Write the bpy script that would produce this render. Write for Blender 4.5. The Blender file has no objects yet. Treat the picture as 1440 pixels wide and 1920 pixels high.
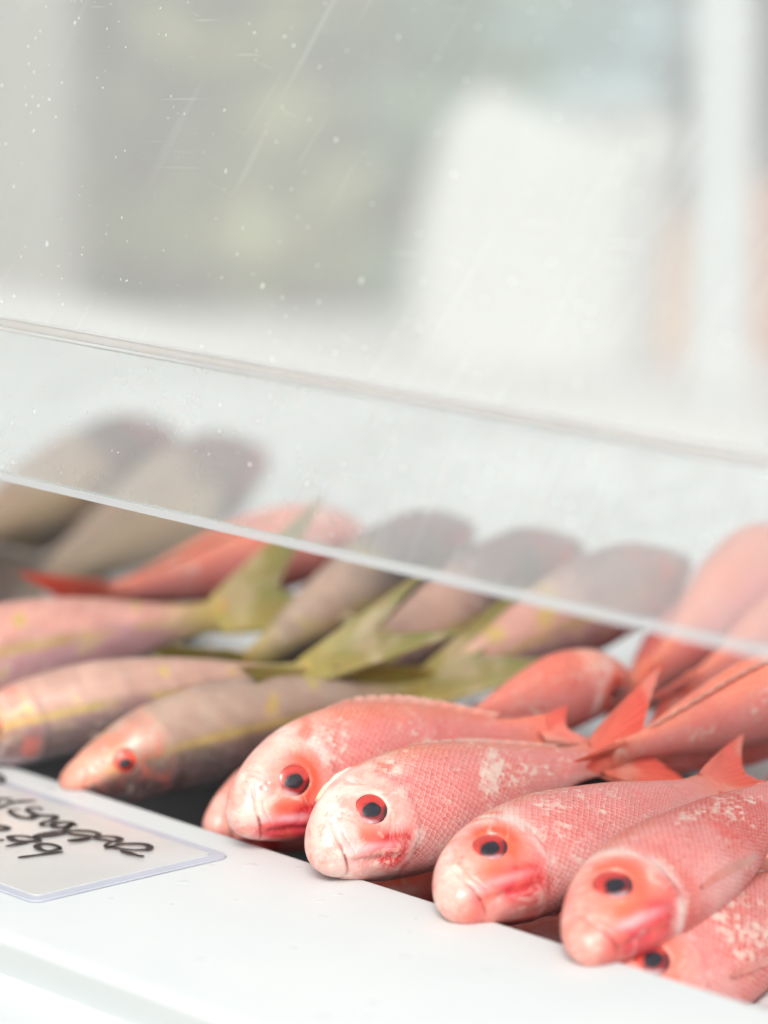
import bpy, math, random
import numpy as np
from mathutils import Vector, Matrix

# ------------------------------------------------------------------ camera, sky, sun, exposure
sc = bpy.context.scene
C = sc.collection
F_PX = 7500.0                       # focal length in photo pixels (1440 wide)
PITCH = math.atan(1470 / F_PX)
YAW = math.radians(41.47)           # how far the ledge runs off the picture plane
LEDGE = 0.85                        # height of the ledge top above the ground
CAM_H = 0.554                       # camera height above the ledge top
R = Vector((math.sin(YAW), math.cos(YAW), 0))
FH = Vector((-math.cos(YAW), math.sin(YAW), 0))
FW = FH * math.cos(PITCH) - Vector((0, 0, 1)) * math.sin(PITCH)
UP = FH * math.sin(PITCH) + Vector((0, 0, 1)) * math.cos(PITCH)


def ray(px, py):
    return FW + R * ((px - 720) / F_PX) - UP * ((py - 960) / F_PX)


_d = ray(570, 1607)
CAM = -_d * (CAM_H / -_d.z)
CAM.z = LEDGE + CAM_H


def on_z(px, py, h=0.0):
    """point at height h above the ledge top"""
    d = ray(px, py)
    return CAM + d * ((CAM.z - LEDGE - h) / -d.z)


def on_y(px, py, y):
    d = ray(px, py)
    return CAM + d * ((y - CAM.y) / d.y)


def at_depth(px, py, t):
    return CAM + ray(px, py) * t


cam_data = bpy.data.cameras.new('camera')
cam = bpy.data.objects.new('camera', cam_data)
C.objects.link(cam)
cam.matrix_world = Matrix((
    (R.x, UP.x, -FW.x, CAM.x), (R.y, UP.y, -FW.y, CAM.y), (R.z, UP.z, -FW.z, CAM.z), (0, 0, 0, 1)))
cam_data.sensor_fit = 'HORIZONTAL'
cam_data.sensor_width = 27.0
cam_data.lens = F_PX / 1440 * 27.0
cam_data.clip_start = 0.05
cam_data.clip_end = 2000
cam_data.dof.use_dof = True
cam_data.dof.focus_distance = 1.96
cam_data.dof.aperture_fstop = 2.9
cam_data.dof.aperture_blades = 9
sc.camera = cam

SUN_EL, SUN_AZ = math.radians(42), math.radians(140)   # azimuth measured from +Y towards +X
world = bpy.data.worlds.new('World')
sc.world = world
world.use_nodes = True
wn, wl = world.node_tree.nodes, world.node_tree.links
wn.clear()
sky = wn.new('ShaderNodeTexSky')
sky.sky_type = 'NISHITA'
sky.sun_disc = False
sky.sun_elevation = SUN_EL
sky.sun_rotation = SUN_AZ
sky.dust_density = 4.0
hsv = wn.new('ShaderNodeHueSaturation')
hsv.inputs['Saturation'].default_value = 0.14
bg = wn.new('ShaderNodeBackground')
bg.inputs['Strength'].default_value = 0.15
wo = wn.new('ShaderNodeOutputWorld')
wl.new(sky.outputs[0], hsv.inputs['Color'])
wl.new(hsv.outputs[0], bg.inputs['Color'])
wl.new(bg.outputs[0], wo.inputs[0])

sun_data = bpy.data.lights.new('sun', 'SUN')
sun_data.energy = 1.5
sun_data.angle = math.radians(25)
sun_data.color = (1.0, 0.96, 0.9)
sun = bpy.data.objects.new('sun', sun_data)
C.objects.link(sun)
sd = Vector((math.sin(SUN_AZ) * math.cos(SUN_EL), math.cos(SUN_AZ) * math.cos(SUN_EL), math.sin(SUN_EL)))
sun.rotation_euler = sd.to_track_quat('Z', 'Y').to_euler()
sun.location = (0, 0, 6)

sc.view_settings.view_transform = 'Standard'
sc.view_settings.look = 'None'
sc.view_settings.gamma = 1
sc.view_settings.use_curve_mapping = False
sc.view_settings.exposure = 0.41
sc.render.engine = 'CYCLES'
sc.cycles.use_denoising = True
sc.cycles.max_bounces = 8
sc.cycles.transparent_max_bounces = 16
sc.cycles.diffuse_bounces = 4
sc.cycles.caustics_reflective = False
sc.cycles.caustics_refractive = False

# ------------------------------------------------------------------ small helpers


def smooth(a, b, x):
    t = np.clip((x - a) / (b - a), 0, 1)
    return t * t * (3 - 2 * t)


def thing(name, label, cat, loc, group=None, mat=None):
    o = bpy.data.objects.new(name, None)
    C.objects.link(o)
    o.empty_display_size = 0.02
    if mat is not None:
        o.matrix_world = mat
    else:
        o.location = loc
    o['label'] = label
    o['category'] = cat
    if group:
        o['group'] = group
    return o


def tag(o, label, cat, group=None):
    o['label'] = label
    o['category'] = cat
    if group:
        o['group'] = group
    return o


def mesh_obj(name, verts, faces, m, parent=None, smooth_shade=True, colors=None, uvs=None, masks=None):
    me = bpy.data.meshes.new(name)
    me.from_pydata([tuple(v) for v in verts], [], faces)
    if smooth_shade:
        me.polygons.foreach_set('use_smooth', np.ones(len(me.polygons), dtype=bool))
    if colors is not None:
        a = me.color_attributes.new('Col', 'FLOAT_COLOR', 'POINT')
        c = np.ones((len(verts), 4), dtype=np.float32)
        c[:, :3] = colors
        a.data.foreach_set('color', c.ravel())
    if masks is not None:
        a = me.color_attributes.new('Msk', 'FLOAT_COLOR', 'POINT')
        c = np.ones((len(verts), 4), dtype=np.float32)
        c[:, :3] = masks
        a.data.foreach_set('color', c.ravel())
    if uvs is not None:
        u = me.uv_layers.new(name='UVMap')
        li = np.empty(len(me.loops), dtype=np.int32)
        me.loops.foreach_get('vertex_index', li)
        u.data.foreach_set('uv', np.asarray(uvs, dtype=np.float32)[li].ravel())
    me.materials.append(m)
    me.update()
    o = bpy.data.objects.new(name, me)
    C.objects.link(o)
    if parent is not None:
        o.parent = parent
    return o


class MB:
    """collects simple solids into one mesh"""

    def __init__(self):
        self.v, self.f = [], []

    def box(self, x0, x1, y0, y1, z0, z1, M=None):
        b = len(self.v)
        for z in (z0, z1):
            for x, y in ((x0, y0), (x1, y0), (x1, y1), (x0, y1)):
                p = Vector((x, y, z))
                self.v.append(M @ p if M else p)
        for q in ((3, 2, 1, 0), (4, 5, 6, 7), (0, 1, 5, 4), (1, 2, 6, 5), (2, 3, 7, 6), (3, 0, 4, 7)):
            self.f.append([b + i for i in q])
        return self

    def tube(self, pts, rad, n=10):
        b = len(self.v)
        m = len(pts)
        for i, p in enumerate(pts):
            p = Vector(p)
            t = (Vector(pts[min(i + 1, m - 1)]) - Vector(pts[max(i - 1, 0)])).normalized()
            a = t.orthogonal().normalized() if abs(t.z) > 0.9 else t.cross(Vector((0, 0, 1))).normalized()
            c = t.cross(a)
            r = rad[i] if hasattr(rad, '__len__') else rad
            for k in range(n):
                w = 2 * math.pi * k / n
                self.v.append(p + a * (r * math.cos(w)) + c * (r * math.sin(w)))
        for i in range(m - 1):
            for k in range(n):
                k2 = (k + 1) % n
                self.f.append([b + i * n + k, b + i * n + k2, b + (i + 1) * n + k2, b + (i + 1) * n + k])
        self.f.append([b + k for k in range(n)][::-1])
        self.f.append([b + (m - 1) * n + k for k in range(n)])
        return self

    def build(self, name, m, parent=None, bevel=0.0, shade=False, seg=3):
        o = mesh_obj(name, self.v, self.f, m, parent, shade)
        if bevel:
            bm = o.modifiers.new('bevel', 'BEVEL')
            bm.width = bevel
            bm.segments = seg
            bm.limit_method = 'ANGLE'
            o.data.polygons.foreach_set('use_smooth', np.ones(len(o.data.polygons), dtype=bool))
            o.modifiers.new('wn', 'WEIGHTED_NORMAL')
        return o


# ------------------------------------------------------------------ materials
class NT:
    def __init__(self, name):
        self.m = bpy.data.materials.new(name)
        self.m.use_nodes = True
        self.t = self.m.node_tree
        self.t.nodes.clear()
        self.out = self.t.nodes.new('ShaderNodeOutputMaterial')

    def n(self, kind, **kw):
        nd = self.t.nodes.new('ShaderNode' + kind)
        for k, v in kw.items():
            if k.startswith('_'):
                setattr(nd, k[1:], v)
            else:
                key = k.replace('__', ' ')
                s = nd.inputs[int(key[1:])] if key[0] == 'i' and key[1:].isdigit() else nd.inputs[key]
                if isinstance(v, bpy.types.NodeSocket):
                    self.t.links.new(v, s)
                else:
                    s.default_value = v
        return nd

    def link(self, a, b):
        self.t.links.new(a, b)

    def math(self, op, a, b=0.0, c=None, clamp=False):
        nd = self.n('Math', _operation=op, _use_clamp=clamp, i0=a, i1=b)
        if c is not None:
            if isinstance(c, bpy.types.NodeSocket):
                self.link(c, nd.inputs[2])
            else:
                nd.inputs[2].default_value = c
        return nd.outputs[0]

    def ramp(self, fac, lo, hi):
        return self.n('MapRange', _interpolation_type='SMOOTHSTEP', i0=fac, i1=lo, i2=hi).outputs[0]

    def mix(self, fac, a, b, blend='MIX'):
        nd = self.t.nodes.new('ShaderNodeMix')
        nd.data_type = 'RGBA'
        nd.blend_type = blend
        for s, v in ((nd.inputs[0], fac), (nd.inputs[6], a), (nd.inputs[7], b)):
            if isinstance(v, bpy.types.NodeSocket):
                self.link(v, s)
            elif hasattr(v, '__len__'):
                s.default_value = (*v[:3], 1)
            else:
                s.default_value = v
        return nd.outputs[2]

    def principled(self, **kw):
        p = self.n('BsdfPrincipled', **kw)
        self.link(p.outputs[0], self.out.inputs[0])
        return p


def plain(name, col, rough=0.5, var=0.12, scale=8.0, bump=0.0, bscale=60.0, **kw):
    t = NT(name)
    tc = t.n('TexCoord').outputs['Object']
    no = t.n('TexNoise', Vector=tc, Scale=scale, Detail=5.0).outputs[0]
    c = t.mix(t.ramp(no, 0.3, 0.7), [x * (1 - var) for x in col], [min(1, x * (1 + var)) for x in col])
    p = t.principled(Base__Color=c, Roughness=rough, **kw)
    if bump:
        b = t.n('TexNoise', Vector=tc, Scale=bscale, Detail=4.0).outputs[0]
        bn = t.n('Bump', Strength=bump, Distance=0.002, Height=b)
        t.link(bn.outputs[0], p.inputs['Normal'])
    return t.m


def fish_material(name, edge_col, blotch_col, edge_amt):
    """skin colour from the painted attribute, broken up by scales, mottling and rubbed patches"""
    t = NT(name)
    col = t.n('VertexColor', _layer_name='Col').outputs[0]
    msk = t.n('SeparateColor', Color=t.n('VertexColor', _layer_name='Msk').outputs[0])
    m_scale, m_gloss, m_blotch = msk.outputs[0], msk.outputs[1], msk.outputs[2]
    oi = t.n('ObjectInfo').outputs['Random']
    off = t.n('CombineXYZ', X=t.math('MULTIPLY', oi, 13.0), Y=t.math('MULTIPLY', oi, 7.0), Z=oi)
    oc = t.n('VectorMath', _operation='ADD', i0=t.n('TexCoord').outputs['Object'], i1=off.outputs[0]).outputs[0]
    uv = t.n('UVMap', _uv_map='UVMap').outputs[0]
    wob = t.n('TexNoise', Vector=oc, Scale=90.0, Detail=2.0).outputs[1]
    uvw = t.n('VectorMath', _operation='MULTIPLY_ADD', i0=wob, i1=(0.9, 0.9, 0), i2=uv).outputs[0]
    vor = t.n('TexVoronoi', _voronoi_dimensions='2D', _feature='F1', Vector=uvw, Scale=1.0, Randomness=0.3)
    ved = t.n('TexVoronoi', _voronoi_dimensions='2D', _feature='DISTANCE_TO_EDGE', Vector=uvw, Scale=1.0, Randomness=0.3)
    # the free (rear) rim of each scale catches pale mucus, the pocket before it stays dark
    pos = t.n('SeparateXYZ', Vector=t.n('VectorMath', _operation='SUBTRACT', i0=uvw, i1=vor.outputs['Position']).outputs[0])
    along = t.math('ADD', pos.outputs[0], pos.outputs[1])
    edge = t.math('SUBTRACT', 1.0, t.ramp(ved.outputs[0], 0.03, 0.2), clamp=True)
    rear = t.ramp(along, 0.0, 0.5)
    front = t.ramp(along, 0.05, -0.5)
    n1 = t.n('TexNoise', Vector=oc, Scale=28.0, Detail=6.0, Roughness=0.6).outputs[0]
    n2 = t.n('TexNoise', Vector=oc, Scale=220.0, Detail=4.0, Roughness=0.65).outputs[0]
    n3 = t.n('TexNoise', Vector=oc, Scale=85.0, Detail=9.0, Roughness=0.85, Distortion=0.9).outputs[0]
    c = t.mix(t.math('MULTIPLY', t.ramp(n1, 0.35, 0.7), 0.16), col, (0.5, 0.09, 0.07))
    cell = t.n('SeparateColor', Color=vor.outputs['Color']).outputs[0]
    c = t.mix(t.math('MULTIPLY', t.math('MULTIPLY', cell, 0.14), m_scale), c, edge_col)
    pocket = t.math('MULTIPLY', t.math('MULTIPLY', edge, front), t.math('MULTIPLY', m_scale, 0.8))
    c = t.mix(pocket, c, t.mix(0.62, c, (0.16, 0.015, 0.012)))
    amt = t.math('MULTIPLY', t.math('MULTIPLY', edge, rear), t.math('MULTIPLY', m_scale, edge_amt))
    amt = t.math('MULTIPLY', amt, t.math('ADD', 0.35, t.ramp(n1, 0.3, 0.65)))
    c = t.mix(t.math('MINIMUM', amt, 0.9), c, edge_col)
    hm = t.math('SUBTRACT', 1.0, m_scale, clamp=True)
    n4 = t.n('TexNoise', Vector=oc, Scale=48.0, Detail=9.0, Roughness=0.7, Distortion=1.2).outputs[0]
    c = t.mix(t.math('MULTIPLY', t.math('MULTIPLY', t.ramp(n4, 0.5, 0.6), hm), 0.45), c, (0.74, 0.15, 0.10))
    c = t.mix(t.math('MULTIPLY', t.math('MULTIPLY', t.ramp(n4, 0.46, 0.36), hm), 0.4), c, blotch_col)
    vein = t.math('ABSOLUTE', t.math('SUBTRACT', n3, 0.5))
    c = t.mix(t.math('MULTIPLY', t.math('MULTIPLY', t.ramp(vein, 0.02, 0.0), hm), 0.3), c, (0.6, 0.10, 0.09))
    # freckled redness and rubbed cream patches
    c = t.mix(t.math('MULTIPLY', t.ramp(n2, 0.56, 0.72), 0.3), c, t.mix(0.55, c, (0.42, 0.02, 0.02)))
    n5 = t.n('TexNoise', Vector=oc, Scale=38.0, Detail=10.0, Roughness=0.75, Distortion=0.5).outputs[0]
    bv = t.math('MULTIPLY_ADD', t.math('SUBTRACT', n5, 0.5), 2.6, t.math('MULTIPLY', m_blotch, 0.62))
    bv = t.math('MULTIPLY_ADD', t.math('SUBTRACT', n2, 0.5), 1.6, bv)
    bv = t.math('MULTIPLY_ADD', t.math('MULTIPLY', t.math('SUBTRACT', cell, 0.5), m_scale), 0.35, bv)
    bl = t.ramp(bv, 0.3, 0.85)
    c = t.mix(t.math('MULTIPLY', bl, 0.72), c, blotch_col)
    sp = t.n('TexNoise', Vector=oc, Scale=420.0, Detail=1.0).outputs[0]
    c = t.mix(t.math('MULTIPLY', t.ramp(sp, 0.74, 0.8), 0.5), c, (0.08, 0.04, 0.04))
    rough = t.math('SUBTRACT', t.math('ADD', 0.5, t.math('MULTIPLY', n1, 0.2)), t.math('MULTIPLY', m_gloss, 0.3))
    p = t.principled(Base__Color=c, Roughness=rough, Specular__IOR__Level=0.3, Coat__Weight=t.math('MULTIPLY', m_gloss, 0.5),
                     Coat__Roughness=0.12, Subsurface__Weight=0.12, Subsurface__Scale=0.01)
    p.inputs['Subsurface Radius'].default_value = (0.6, 0.22, 0.16)
    h = t.math('MULTIPLY', t.math('ADD', t.math('MULTIPLY', ved.outputs[0], 0.5), t.math('MULTIPLY', along, 0.75)), m_scale)
    h = t.math('ADD', h, t.math('MULTIPLY', n2, 0.5))
    h = t.math('ADD', h, t.math('MULTIPLY', t.math('MULTIPLY', n4, hm), 2.2))
    h = t.math('ADD', h, t.math('MULTIPLY', bl, 0.25))
    bmp = t.n('Bump', Strength=0.4, Distance=0.0009, Height=h)
    t.link(bmp.outputs[0], p.inputs['Normal'])
    return t.m


def fin_material(name):
    t = NT(name)
    col = t.n('VertexColor', _layer_name='Col').outputs[0]
    tc = t.n('TexCoord').outputs['Object']
    no = t.n('TexNoise', Vector=tc, Scale=120.0, Detail=4.0).outputs[0]
    n2 = t.n('TexNoise', Vector=tc, Scale=35.0, Detail=5.0, Distortion=0.5).outputs[0]
    c = t.mix(t.math('MULTIPLY', t.ramp(no, 0.4, 0.7), 0.35), col, t.mix(0.5, col, (0.35, 0.05, 0.02)))
    c = t.mix(t.math('MULTIPLY', t.ramp(n2, 0.5, 0.65), 0.5), c, t.mix(0.6, c, (0.70, 0.50, 0.40)))
    p = t.principled(Base__Color=c, Roughness=0.35, Coat__Weight=0.3, Coat__Roughness=0.15,
                     Subsurface__Weight=0.2, Subsurface__Scale=0.006)
    return t.m


def eye_material():
    t = NT('eye_iris')
    col = t.n('VertexColor', _layer_name='Col').outputs[0]
    tc = t.n('TexCoord').outputs['Object']
    no = t.n('TexNoise', Vector=tc, Scale=350.0, Detail=4.0).outputs[0]
    c = t.mix(t.math('MULTIPLY', t.ramp(no, 0.45, 0.7), 0.5), col, t.mix(0.7, col, (0.25, 0.01, 0.01)))
    t.principled(Base__Color=c, Roughness=0.3, Coat__Weight=0.9, Coat__Roughness=0.07)
    return t.m


M = {}
M['red_skin'] = fish_material('red_fish_skin', (0.86, 0.62, 0.54), (0.80, 0.70, 0.60), 0.7)
M['yellow_skin'] = fish_material('yellowtail_skin', (0.52, 0.44, 0.42), (0.7, 0.6, 0.52), 0.22)
M['tan_skin'] = fish_material('tan_fish_skin', (0.6, 0.5, 0.38), (0.66, 0.58, 0.46), 0.35)
M['fin'] = fin_material('fin_membrane')
M['iris'] = eye_material()
M['pupil'] = plain('pupil_dark', (0.018, 0.016, 0.022), 0.2, 0.3, 300, Coat__Weight=0.5, Coat__Roughness=0.1)
def foam():
    t = NT('white_foam_board')
    tc = t.n('TexCoord').outputs['Object']
    no = t.n('TexNoise', Vector=tc, Scale=9.0, Detail=6.0).outputs[0]
    st = t.n('TexNoise', Vector=t.n('VectorMath', _operation='MULTIPLY', i0=tc, i1=(6, 140, 20)).outputs[0], Scale=1.0, Detail=3.0).outputs[0]
    c = t.mix(t.ramp(no, 0.3, 0.7), (0.555, 0.582, 0.582), (0.575, 0.595, 0.59))
    c = t.mix(t.math('MULTIPLY', t.ramp(st, 0.62, 0.75), 0.06), c, (0.5, 0.5, 0.5))
    vo = t.n('TexVoronoi', Vector=tc, Scale=70.0)
    rn = t.n('SeparateColor', Color=vo.outputs['Color'])
    size = t.math('MULTIPLY', t.math('ADD', rn.outputs[0], 0.2), 0.32)
    dr = t.math('MULTIPLY', t.math('SUBTRACT', 1.0, t.math('DIVIDE', vo.outputs['Distance'], size), clamp=True), t.ramp(rn.outputs[1], 0.84, 0.86))
    dr = t.math('POWER', dr, 0.5)
    wet = t.n('TexNoise', Vector=tc, Scale=22.0, Detail=3.0).outputs[0]
    ro = t.math('SUBTRACT', 0.45, t.math('MULTIPLY', t.ramp(wet, 0.4, 0.7), 0.12))
    ro = t.math('MULTIPLY', ro, t.math('SUBTRACT', 1.0, t.math('MULTIPLY', t.ramp(dr, 0.0, 0.2), 0.85)))
    p = t.principled(Base__Color=c, Roughness=ro, Specular__IOR__Level=0.5)
    h = t.math('ADD', t.math('MULTIPLY', dr, 1.0), t.math('MULTIPLY', no, 0.3))
    bn = t.n('Bump', Strength=0.25, Distance=0.0012, Height=h)
    t.link(bn.outputs[0], p.inputs['Normal'])
    return t.m


M['foam'] = foam()
M['wall_white'] = plain('warm_white_board', (0.56, 0.545, 0.52), 0.5, 0.02, 10)
M['counter'] = plain('counter_panel', (0.62, 0.63, 0.66), 0.5, 0.05, 5)
M['ice'] = plain('crushed_ice', (0.62, 0.63, 0.635), 0.22, 0.08, 60, 0.8, 120, Subsurface__Weight=0.3, Subsurface__Scale=0.02)
M['card'] = plain('card_paper', (0.58, 0.58, 0.565), 0.28, 0.04, 20, 0.05, 40, Coat__Weight=0.5, Coat__Roughness=0.08)
M['sleeve'] = plain('plastic_sleeve', (0.46, 0.485, 0.56), 0.25, 0.05, 30, Coat__Weight=0.15, Coat__Roughness=0.1)
M['ink'] = plain('marker_ink', (0.010, 0.008, 0.009), 0.45, 0.5, 90)
M['shade_box'] = plain('shade_box_black', (0.03, 0.03, 0.032), 0.35, 0.3, 20)  # black of the box added to darken the fish gaps, also bin wheels
M['post'] = plain('painted_post', (0.46, 0.48, 0.48), 0.4, 0.04, 6)
M['ground'] = plain('concrete_ground', (0.26, 0.26, 0.25), 0.9, 0.2, 1.3, 0.4, 90)
M['wood'] = plain('trunk_bark', (0.12, 0.085, 0.06), 0.9, 0.3, 12)


def acrylic(name, base, scratch, tint, edge=False):
    """clear sheet under dust, fine scratches and dried specks"""
    t = NT(name)
    tc = t.n('TexCoord').outputs['Object']
    dust = t.n('TexNoise', Vector=tc, Scale=5.0, Detail=6.0, Roughness=0.6).outputs[0]
    fac = t.math('ADD', base, t.math('MULTIPLY', t.math('SUBTRACT', dust, 0.5), 0.16))
    sep = t.n('SeparateXYZ', Vector=tc)
    if scratch:
        patch = t.n('TexNoise', Vector=tc, Scale=6.5, Detail=2.0).outputs[0]
        for ang, sx, sz, th, am in ((0.06, 16.0, 420.0, 0.70, 0.3), (1.02, 13.0, 300.0, 0.68, 0.12), (1.1, 7.0, 110.0, 0.60, 0.10),
                                    (-0.25, 22.0, 480.0, 0.71, 0.25)):
            mp = t.n('Mapping', Vector=tc)
            mp.inputs['Rotation'].default_value = (0, ang, 0)
            mp2 = t.n('VectorMath', _operation='MULTIPLY', i0=mp.outputs[0], i1=(sx, 0.0, sz))
            st = t.n('TexNoise', Vector=mp2.outputs[0], Scale=1.0, Detail=1.5).outputs[0]
            s = t.math('MULTIPLY', t.ramp(st, th, th + 0.07), t.ramp(patch, 0.42, 0.62))
            fac = t.math('ADD', fac, t.math('MULTIPLY', s, am * 0.6))
        v2 = t.n('CombineXYZ', X=sep.outputs[0], Y=sep.outputs[2])
        warp = t.n('TexNoise', Vector=tc, Scale=160.0).outputs[1]
        v2 = t.n('VectorMath', _operation='MULTIPLY_ADD', i0=warp, i1=(0.006, 0.003, 0), i2=v2.outputs[0]).outputs[0]
        for scl, lo, hi, kp in ((17.0, 0.014, 0.026, 0.55), (60.0, 0.035, 0.05, 0.82), (240.0, 0.1, 0.2, 0.93)):
            vo = t.n('TexVoronoi', _voronoi_dimensions='2D', Vector=v2, Scale=scl)
            rnd = t.n('SeparateColor', Color=vo.outputs['Color'])
            size = t.math('MULTIPLY', rnd.outputs[0], hi)
            spot = t.math('SUBTRACT', 1.0, t.ramp(t.math('SUBTRACT', vo.outputs['Distance'], size), -lo, lo * 0.5), clamp=True)
            keep = t.ramp(rnd.outputs[1], kp, kp + 0.03)
            fac = t.math('ADD', fac, t.math('MULTIPLY', t.math('MULTIPLY', spot, keep), 0.42))
    fac = t.math('MINIMUM', fac, 0.92)
    tr = t.n('BsdfTransparent', Color=(0.96, 0.98, 0.97, 1))
    df = t.n('BsdfDiffuse', Color=(*tint, 1))
    tl = t.n('BsdfTranslucent', Color=(*tint, 1))
    hz = t.n('MixShader', i0=0.5, i1=df.outputs[0], i2=tl.outputs[0])
    mx = t.n('MixShader', i0=fac, i1=tr.outputs[0], i2=hz.outputs[0])
    gl = t.n('BsdfGlossy', Color=(1, 1, 1, 1), Roughness=0.08)
    ge = t.n('NewGeometry')
    cs = t.math('ABSOLUTE', t.n('VectorMath', _operation='DOT_PRODUCT', i0=ge.outputs['Normal'], i1=ge.outputs['Incoming']).outputs['Value'])
    fr = t.math('ADD', 0.03, t.math('MULTIPLY', t.math('POWER', t.math('SUBTRACT', 1.0, cs, clamp=True), 5.0), 0.8))
    m2 = t.n('MixShader', i0=fr, i1=mx.outputs[0], i2=gl.outputs[0])
    t.link(m2.outputs[0], t.out.inputs[0])
    return t.m


M['acrylic_up'] = acrylic('scratched_acrylic', 0.33, True, (0.94, 0.95, 0.945))
M['acrylic_low'] = acrylic('dusty_acrylic', 0.27, True, (0.94, 0.945, 0.94))
M['acrylic_edge'] = acrylic('acrylic_cut_edge', 0.66, False, (0.80, 0.82, 0.83))
M['acrylic_clear'] = acrylic('acrylic_inner_face', 0.09, False, (0.94, 0.95, 0.945))
M['hinge'] = acrylic('acrylic_bend', 0.22, False, (0.80, 0.70, 0.64))


# ------------------------------------------------------------------ fish builder
def pchip(xs, ys, x):
    xs, ys = np.array(xs, float), np.array(ys, float)
    h = np.diff(xs)
    d = np.diff(ys) / h
    m = np.zeros(len(xs))
    for i in range(1, len(xs) - 1):
        if d[i - 1] * d[i] > 0:
            w1, w2 = 2 * h[i] + h[i - 1], h[i] + 2 * h[i - 1]
            m[i] = (w1 + w2) / (w1 / d[i - 1] + w2 / d[i])
    m[0], m[-1] = d[0], d[-1]
    i = np.clip(np.searchsorted(xs, x) - 1, 0, len(xs) - 2)
    t = (x - xs[i]) / h[i]
    return ((1 + 2 * t) * (1 - t) ** 2 * ys[i] + t * (1 - t) ** 2 * h[i] * m[i]
            + t * t * (3 - 2 * t) * ys[i + 1] + t * t * (t - 1) * h[i] * m[i + 1])


PROF = {
    'red': dict(
        top=[(0, -.030), (.005, .000), (.02, .032), (.05, .066), (.1, .103), (.17, .137), (.27, .161), (.4, .168), (.55, .15), (.7, .112), (.83, .072), (.93, .05), (1, .05)],
        bot=[(0, -.030), (.005, -.058), (.02, -.080), (.05, -.100), (.1, -.121), (.18, -.143), (.28, -.158), (.4, -.163), (.55, -.145), (.7, -.105), (.83, -.066), (.93, -.047), (1, -.05)],
        wid=[(0, .0), (.005, .025), (.02, .043), (.05, .060), (.1, .076), (.18, .09), (.28, .1), (.4, .099), (.55, .083), (.7, .058), (.83, .034), (.93, .019), (1, .011)],
        top2=[(0, -.038), (.006, -.012), (.02, .006), (.05, .031), (.1, .066), (.17, .106), (.27, .145), (.4, .168), (.55, .15), (.7, .112), (.83, .072), (.93, .05), (1, .05)],
        bot2=[(0, -.038), (.006, -.055), (.02, -.069), (.05, -.086), (.1, -.108), (.18, -.133), (.28, -.155), (.4, -.163), (.55, -.145), (.7, -.105), (.83, -.066), (.93, -.047), (1, -.05)],
        wid2=[(0, .0), (.006, .023), (.02, .038), (.05, .055), (.1, .072), (.18, .088), (.28, .1), (.4, .099), (.55, .083), (.7, .058), (.83, .034), (.93, .019), (1, .011)],
        eye=(.166, .014, .0415)),
    'yellow': dict(
        top=[(0, -.02), (.006, -.002), (.02, .014), (.05, .035), (.1, .066), (.17, .1), (.27, .128), (.4, .138), (.55, .124), (.7, .094), (.83, .06), (.93, .042), (1, .042)],
        bot=[(0, -.02), (.006, -.038), (.02, -.052), (.05, -.068), (.1, -.09), (.18, -.115), (.28, -.133), (.4, -.14), (.55, -.125), (.7, -.09), (.83, -.056), (.93, -.04), (1, -.042)],
        wid=[(0, .0), (.006, .02), (.02, .034), (.05, .05), (.1, .066), (.18, .082), (.28, .092), (.4, .092), (.55, .078), (.7, .056), (.83, .034), (.93, .019), (1, .011)],
        eye=(.145, .026, .026)),
}
PROF['tan'] = PROF['yellow']


class Noise:
    def __init__(self, rng, n=14, f=14.0):
        self.k = rng.normal(0, f, (n, 2))
        self.p = rng.uniform(0, 6.28, n)

    def __call__(self, a, b):
        s = 0
        for k, p in zip(self.k, self.p):
            s = s + np.sin(a * k[0] + b * k[1] + p)
        return s / math.sqrt(len(self.p)) * 0.9


def lerp(c, d, t):
    return c + (np.array(d) - c) * np.asarray(t)[..., None]


def gauss(s, z, s0, z0, a, b, rot=0.0):
    ds, dz = s - s0, z - z0
    u, v = ds * math.cos(rot) + dz * math.sin(rot), -ds * math.sin(rot) + dz * math.cos(rot)
    return np.exp(-(u / a) ** 2 - (v / b) ** 2)


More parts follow.
